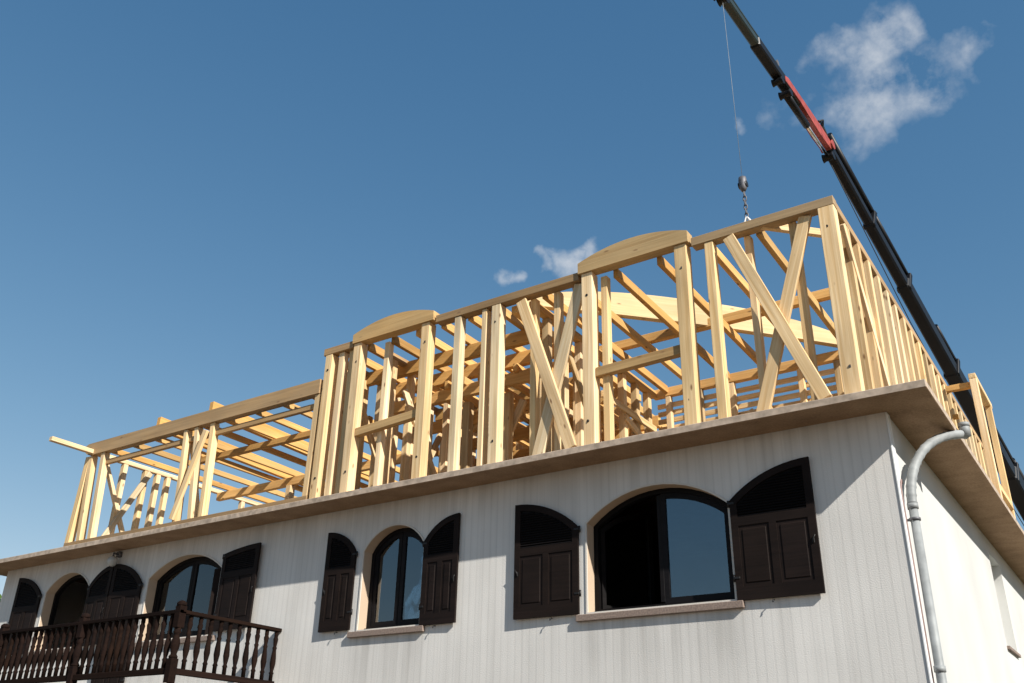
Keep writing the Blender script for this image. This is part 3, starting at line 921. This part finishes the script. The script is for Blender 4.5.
# column on its truck bed, out of sight behind the house
bm = bmesh.new(); add_box(bm, (END.x, END.y+.1, 1.55), (.5, .5, 1.7), .04); add_box(bm, (END.x, END.y+.1, .55), (2.3, 5.5, .35), .04)
for sx in (-1, 1):
    for yy in (-1.9, -.8, 1.6): add_tube(bm, [(END.x+sx*1.15, END.y+yy, .5), (END.x+sx*.85, END.y+yy, .5)], .5, 20)
obj('pedestal', bm, M['black_paint'], cr)

# hook block hanging from the jib tip
HX, HY = -1.09, -.21
hb = empty('hook_block', (HX, HY, 7.95), 'small grey hook block with chain hanging on a thin cable above the front beam', 'crane hook')
bm = bmesh.new(); add_tube(bm, [(HX, HY, 8.05), (HX-.01, HY, 10.9)], .0026, 6); obj('cable', bm, M['zinc'], hb)
bm = bmesh.new(); add_lathe(bm, [(.025, .17), (.055, .15), (.062, .09), (.062, .02), (.05, -.03), (.028, -.07)], (HX, HY, 7.93), 14); bmesh.ops.scale(bm, vec=(.8, .8, .85), space=Matrix.Translation((-HX, -HY, -7.95)), verts=bm.verts[:])
obj('block', bm, M['steel'], hb)
bm = bmesh.new(); add_tube(bm, [(HX-.05, HY, 7.96), (HX+.05, HY, 7.96)], .04, 14); obj('sheave', bm, M['iron'], hb)
for k in range(6):
    z = 7.83-k*.058
    c = V((HX+.004, HY, z))
    a = V((1, 0, 0)) if k % 2 else V((0, 1, 0))
    bm = bmesh.new()
    add_tube(bm, [c+a*(.018*math.cos(t))+V((0, 0, .038*math.sin(t))) for t in [2*math.pi*i/12 for i in range(13)]], .0075, 6, cap=False)
    obj('chain_link', bm, M['steel'], hb)
bm = bmesh.new(); add_tube(bm, [(HX+.004, HY, 7.52), (HX-.035, HY+.02, 7.46), (HX-.045, HY, 7.415)], .014, 8); add_tube(bm, [(HX+.004, HY, 7.52), (HX+.04, HY+.02, 7.46), (HX+.05, HY, 7.415)], .014, 8)
obj('sling', bm, M['strap'], hb)

# ------------------------------------------------------------------ tree beyond the left end of the house
tr = empty('tree', (-22.2, 4.5, 0), 'leafy green tree showing past the left end of the house', 'tree')
bm = bmesh.new()
tp = V((-22.2, 4.5, 0))
add_tube(bm, [tp, tp+V((.05, .05, 1.2)), tp+V((-.1, .1, 2.4)), tp+V((.05, 0, 3.6)), tp+V((0, .1, 4.8))], [.22, .17, .14, .09, .03], 10)
limb = []
for k in range(15):
    a = k*2.4; z = 1.6+.24*k
    e = tp+V((math.cos(a)*(1.9-.06*k), math.sin(a)*(1.9-.06*k), z+.9)); limb.append(e)
    add_tube(bm, [tp+V((0, .05, z)), (tp+V((0, 0, z))+e)/2+V((0, 0, .15)), e], [.06, .04, .012], 6)
obj('trunk', bm, M['bark'], tr)
bm = bmesh.new()
rnd = random.Random(3)
for k in range(9000):
    e = rnd.choice(limb)
    c = e+V((rnd.gauss(0, .38), rnd.gauss(0, .38), rnd.gauss(0, .30)))
    if rnd.random() < .35: c = tp+V((rnd.gauss(0, .8), rnd.gauss(0, .8), rnd.uniform(2.2, 5.4)))
    s = rnd.uniform(.05, .10)
    q = Matrix.Rotation(rnd.uniform(0, 6.3), 3, 'Z') @ Matrix.Rotation(rnd.uniform(-1.2, 1.2), 3, 'X')
    bm.faces.new([bm.verts.new(c+q@V(p)) for p in ((-s*.5, 0, 0), (0, -s, 0), (s*.5, 0, .01), (0, s, 0))])
obj('crown', bm, M['leaf'], tr)

# ------------------------------------------------------------------ camera
yaw, pitch, roll, F = -0.597165436, 0.451205942, 0.0225645809, 928.3
cy_, sy_, cp, sp, cr_, sr = math.cos(yaw), math.sin(yaw), math.cos(pitch), math.sin(pitch), math.cos(roll), math.sin(roll)
fwd = V((sy_*cp, cy_*cp, sp)); right = V((cy_, -sy_, 0)); up = right.cross(fwd)
r2 = right*cr_+up*sr; u2 = -right*sr+up*cr_
cam = bpy.data.cameras.new('camera'); co = bpy.data.objects.new('camera', cam); COL.objects.link(co)
m = Matrix((r2, u2, -fwd)).transposed().to_4x4(); m.translation = (1.7077, -9.0, 1.6)
co.matrix_world = m
cam.sensor_fit = 'HORIZONTAL'; cam.sensor_width = 36; cam.lens = F/1024*36
cam.clip_start = .1; cam.clip_end = 3000
S.camera = co

# ------------------------------------------------------------------ light
sd = V((2.7, -1.0, 2.05)).normalized()          # towards the sun
sun = bpy.data.lights.new('sun', 'SUN'); sun.energy = 5.0; sun.angle = R(.53); sun.color = (1, .95, .87)
so = bpy.data.objects.new('sun', sun); COL.objects.link(so)
so.rotation_euler = sd.to_track_quat('Z', 'Y').to_euler(); so.location = (20, -12, 20)
W = bpy.data.worlds.new('World'); S.world = W; W.use_nodes = True
nt = W.node_tree; L = nt.links
bg = nt.nodes['Background']; bg.inputs['Strength'].default_value = .078
sky = N(nt, 'ShaderNodeTexSky', sky_type='NISHITA'); sky.sun_disc = False
sky.sun_elevation = math.asin(sd.z); sky.sun_rotation = math.atan2(sd.x, sd.y)
sky.air_density = 1.0; sky.dust_density = .0; sky.ozone_density = 3.0; sky.altitude = 300
# grade of the sky: deep saturated blue overhead, pale at the horizon
sp_ = N(nt, 'ShaderNodeSeparateColor'); L.new(sky.outputs[0], sp_.inputs[0])
cmb = N(nt, 'ShaderNodeCombineColor')
for i, (gain, ex) in enumerate(((.90, 1.2), (1.275, .84), (1.68, .645))):
    pw = N(nt, 'ShaderNodeMath', operation='POWER'); pw.inputs[1].default_value = ex; L.new(sp_.outputs[i], pw.inputs[0])
    mu = N(nt, 'ShaderNodeMath', operation='MULTIPLY'); mu.inputs[1].default_value = gain; L.new(pw.outputs[0], mu.inputs[0])
    L.new(mu.outputs[0], cmb.inputs[i])
# small fair weather clouds: soft patches broken up by noise
tc = N(nt, 'ShaderNodeTexCoord')
nn = N(nt, 'ShaderNodeTexNoise'); nn.inputs['Scale'].default_value = 14; nn.inputs['Detail'].default_value = 10; nn.inputs['Roughness'].default_value = .58; nn.inputs['Distortion'].default_value = 0
L.new(tc.outputs['Generated'], nn.inputs['Vector'])
# the patches' own outlines are warped by a second noise
wn = N(nt, 'ShaderNodeTexNoise'); wn.inputs['Scale'].default_value = 22; wn.inputs['Detail'].default_value = 6
L.new(tc.outputs['Generated'], wn.inputs['Vector'])
wsub = N(nt, 'ShaderNodeVectorMath', operation='SUBTRACT'); wsub.inputs[1].default_value = (.5, .5, .5); L.new(wn.outputs['Color'], wsub.inputs[0])
wsc = N(nt, 'ShaderNodeVectorMath', operation='SCALE'); wsc.inputs['Scale'].default_value = .085; L.new(wsub.outputs[0], wsc.inputs[0])
nrm0 = N(nt, 'ShaderNodeVectorMath', operation='NORMALIZE'); L.new(tc.outputs['Generated'], nrm0.inputs[0])
wadd = N(nt, 'ShaderNodeVectorMath', operation='ADD'); L.new(nrm0.outputs[0], wadd.inputs[0]); L.new(wsc.outputs[0], wadd.inputs[1])
def pixdir(x, y):
    return (r2*((x-512)/F) - u2*((y-341.5)/F) + fwd).normalized()
tot = None
for (x, y, rr, amp) in ((880, 38, .030, 1.15), (905, 34, .022, 1.0), (845, 50, .022, .9), (868, 66, .030, 1.05), (882, 88, .034, 1.05), (862, 104, .036, 1.0), (842, 118, .032, .85),
                        (925, 80, .030, .95), (905, 98, .03, .7), (815, 66, .020, .5), (968, 44, .018, .6), (945, 66, .02, .5), (790, 116, .02, .5), (770, 120, .014, .35), (865, 128, .03, .55), (800, 70, .018, .5), (830, 58, .018, .75), (955, 58, .02, .6), (985, 40, .014, .5),
                        (570, 266, .017, .95), (588, 257, .014, .8), (552, 271, .012, .7), (505, 276, .012, .8), (735, 130, .012, .6), (412, 245, .018, .28)):
    d = pixdir(x, y)
    dt = N(nt, 'ShaderNodeVectorMath', operation='DISTANCE'); dt.inputs[1].default_value = d
    L.new(wadd.outputs[0], dt.inputs[0])
    mr = N(nt, 'ShaderNodeMapRange', interpolation_type='SMOOTHSTEP')
    mr.inputs['From Min'].default_value = 0; mr.inputs['From Max'].default_value = rr*1.5
    mr.inputs['To Min'].default_value = amp; mr.inputs['To Max'].default_value = 0
    L.new(dt.outputs['Value'], mr.inputs['Value'])
    if tot is None: tot = mr.outputs[0]
    else:
        mx = N(nt, 'ShaderNodeMath', operation='MAXIMUM'); L.new(tot, mx.inputs[0]); L.new(mr.outputs[0], mx.inputs[1]); tot = mx.outputs[0]
nr = ramp(nt, nn.outputs[0], [(.35, .05), (.63, 1)])
ml = N(nt, 'ShaderNodeMath', operation='MULTIPLY'); L.new(tot, ml.inputs[0]); L.new(nr.outputs[0], ml.inputs[1])
cl = ramp(nt, ml.outputs[0], [(.06, 0), (.42, .42), (.9, .85)])
L.new(mixc(nt, cl.outputs[0], cmb.outputs[0], (5.6, 5.9, 6.3)), bg.inputs['Color'])

S.render.engine = 'CYCLES'
S.view_settings.view_transform = 'Standard'; S.view_settings.look = 'None'
S.view_settings.gamma = 1; S.view_settings.use_curve_mapping = False
S.view_settings.exposure = .6
S.cycles.max_bounces = 8; S.cycles.diffuse_bounces = 4
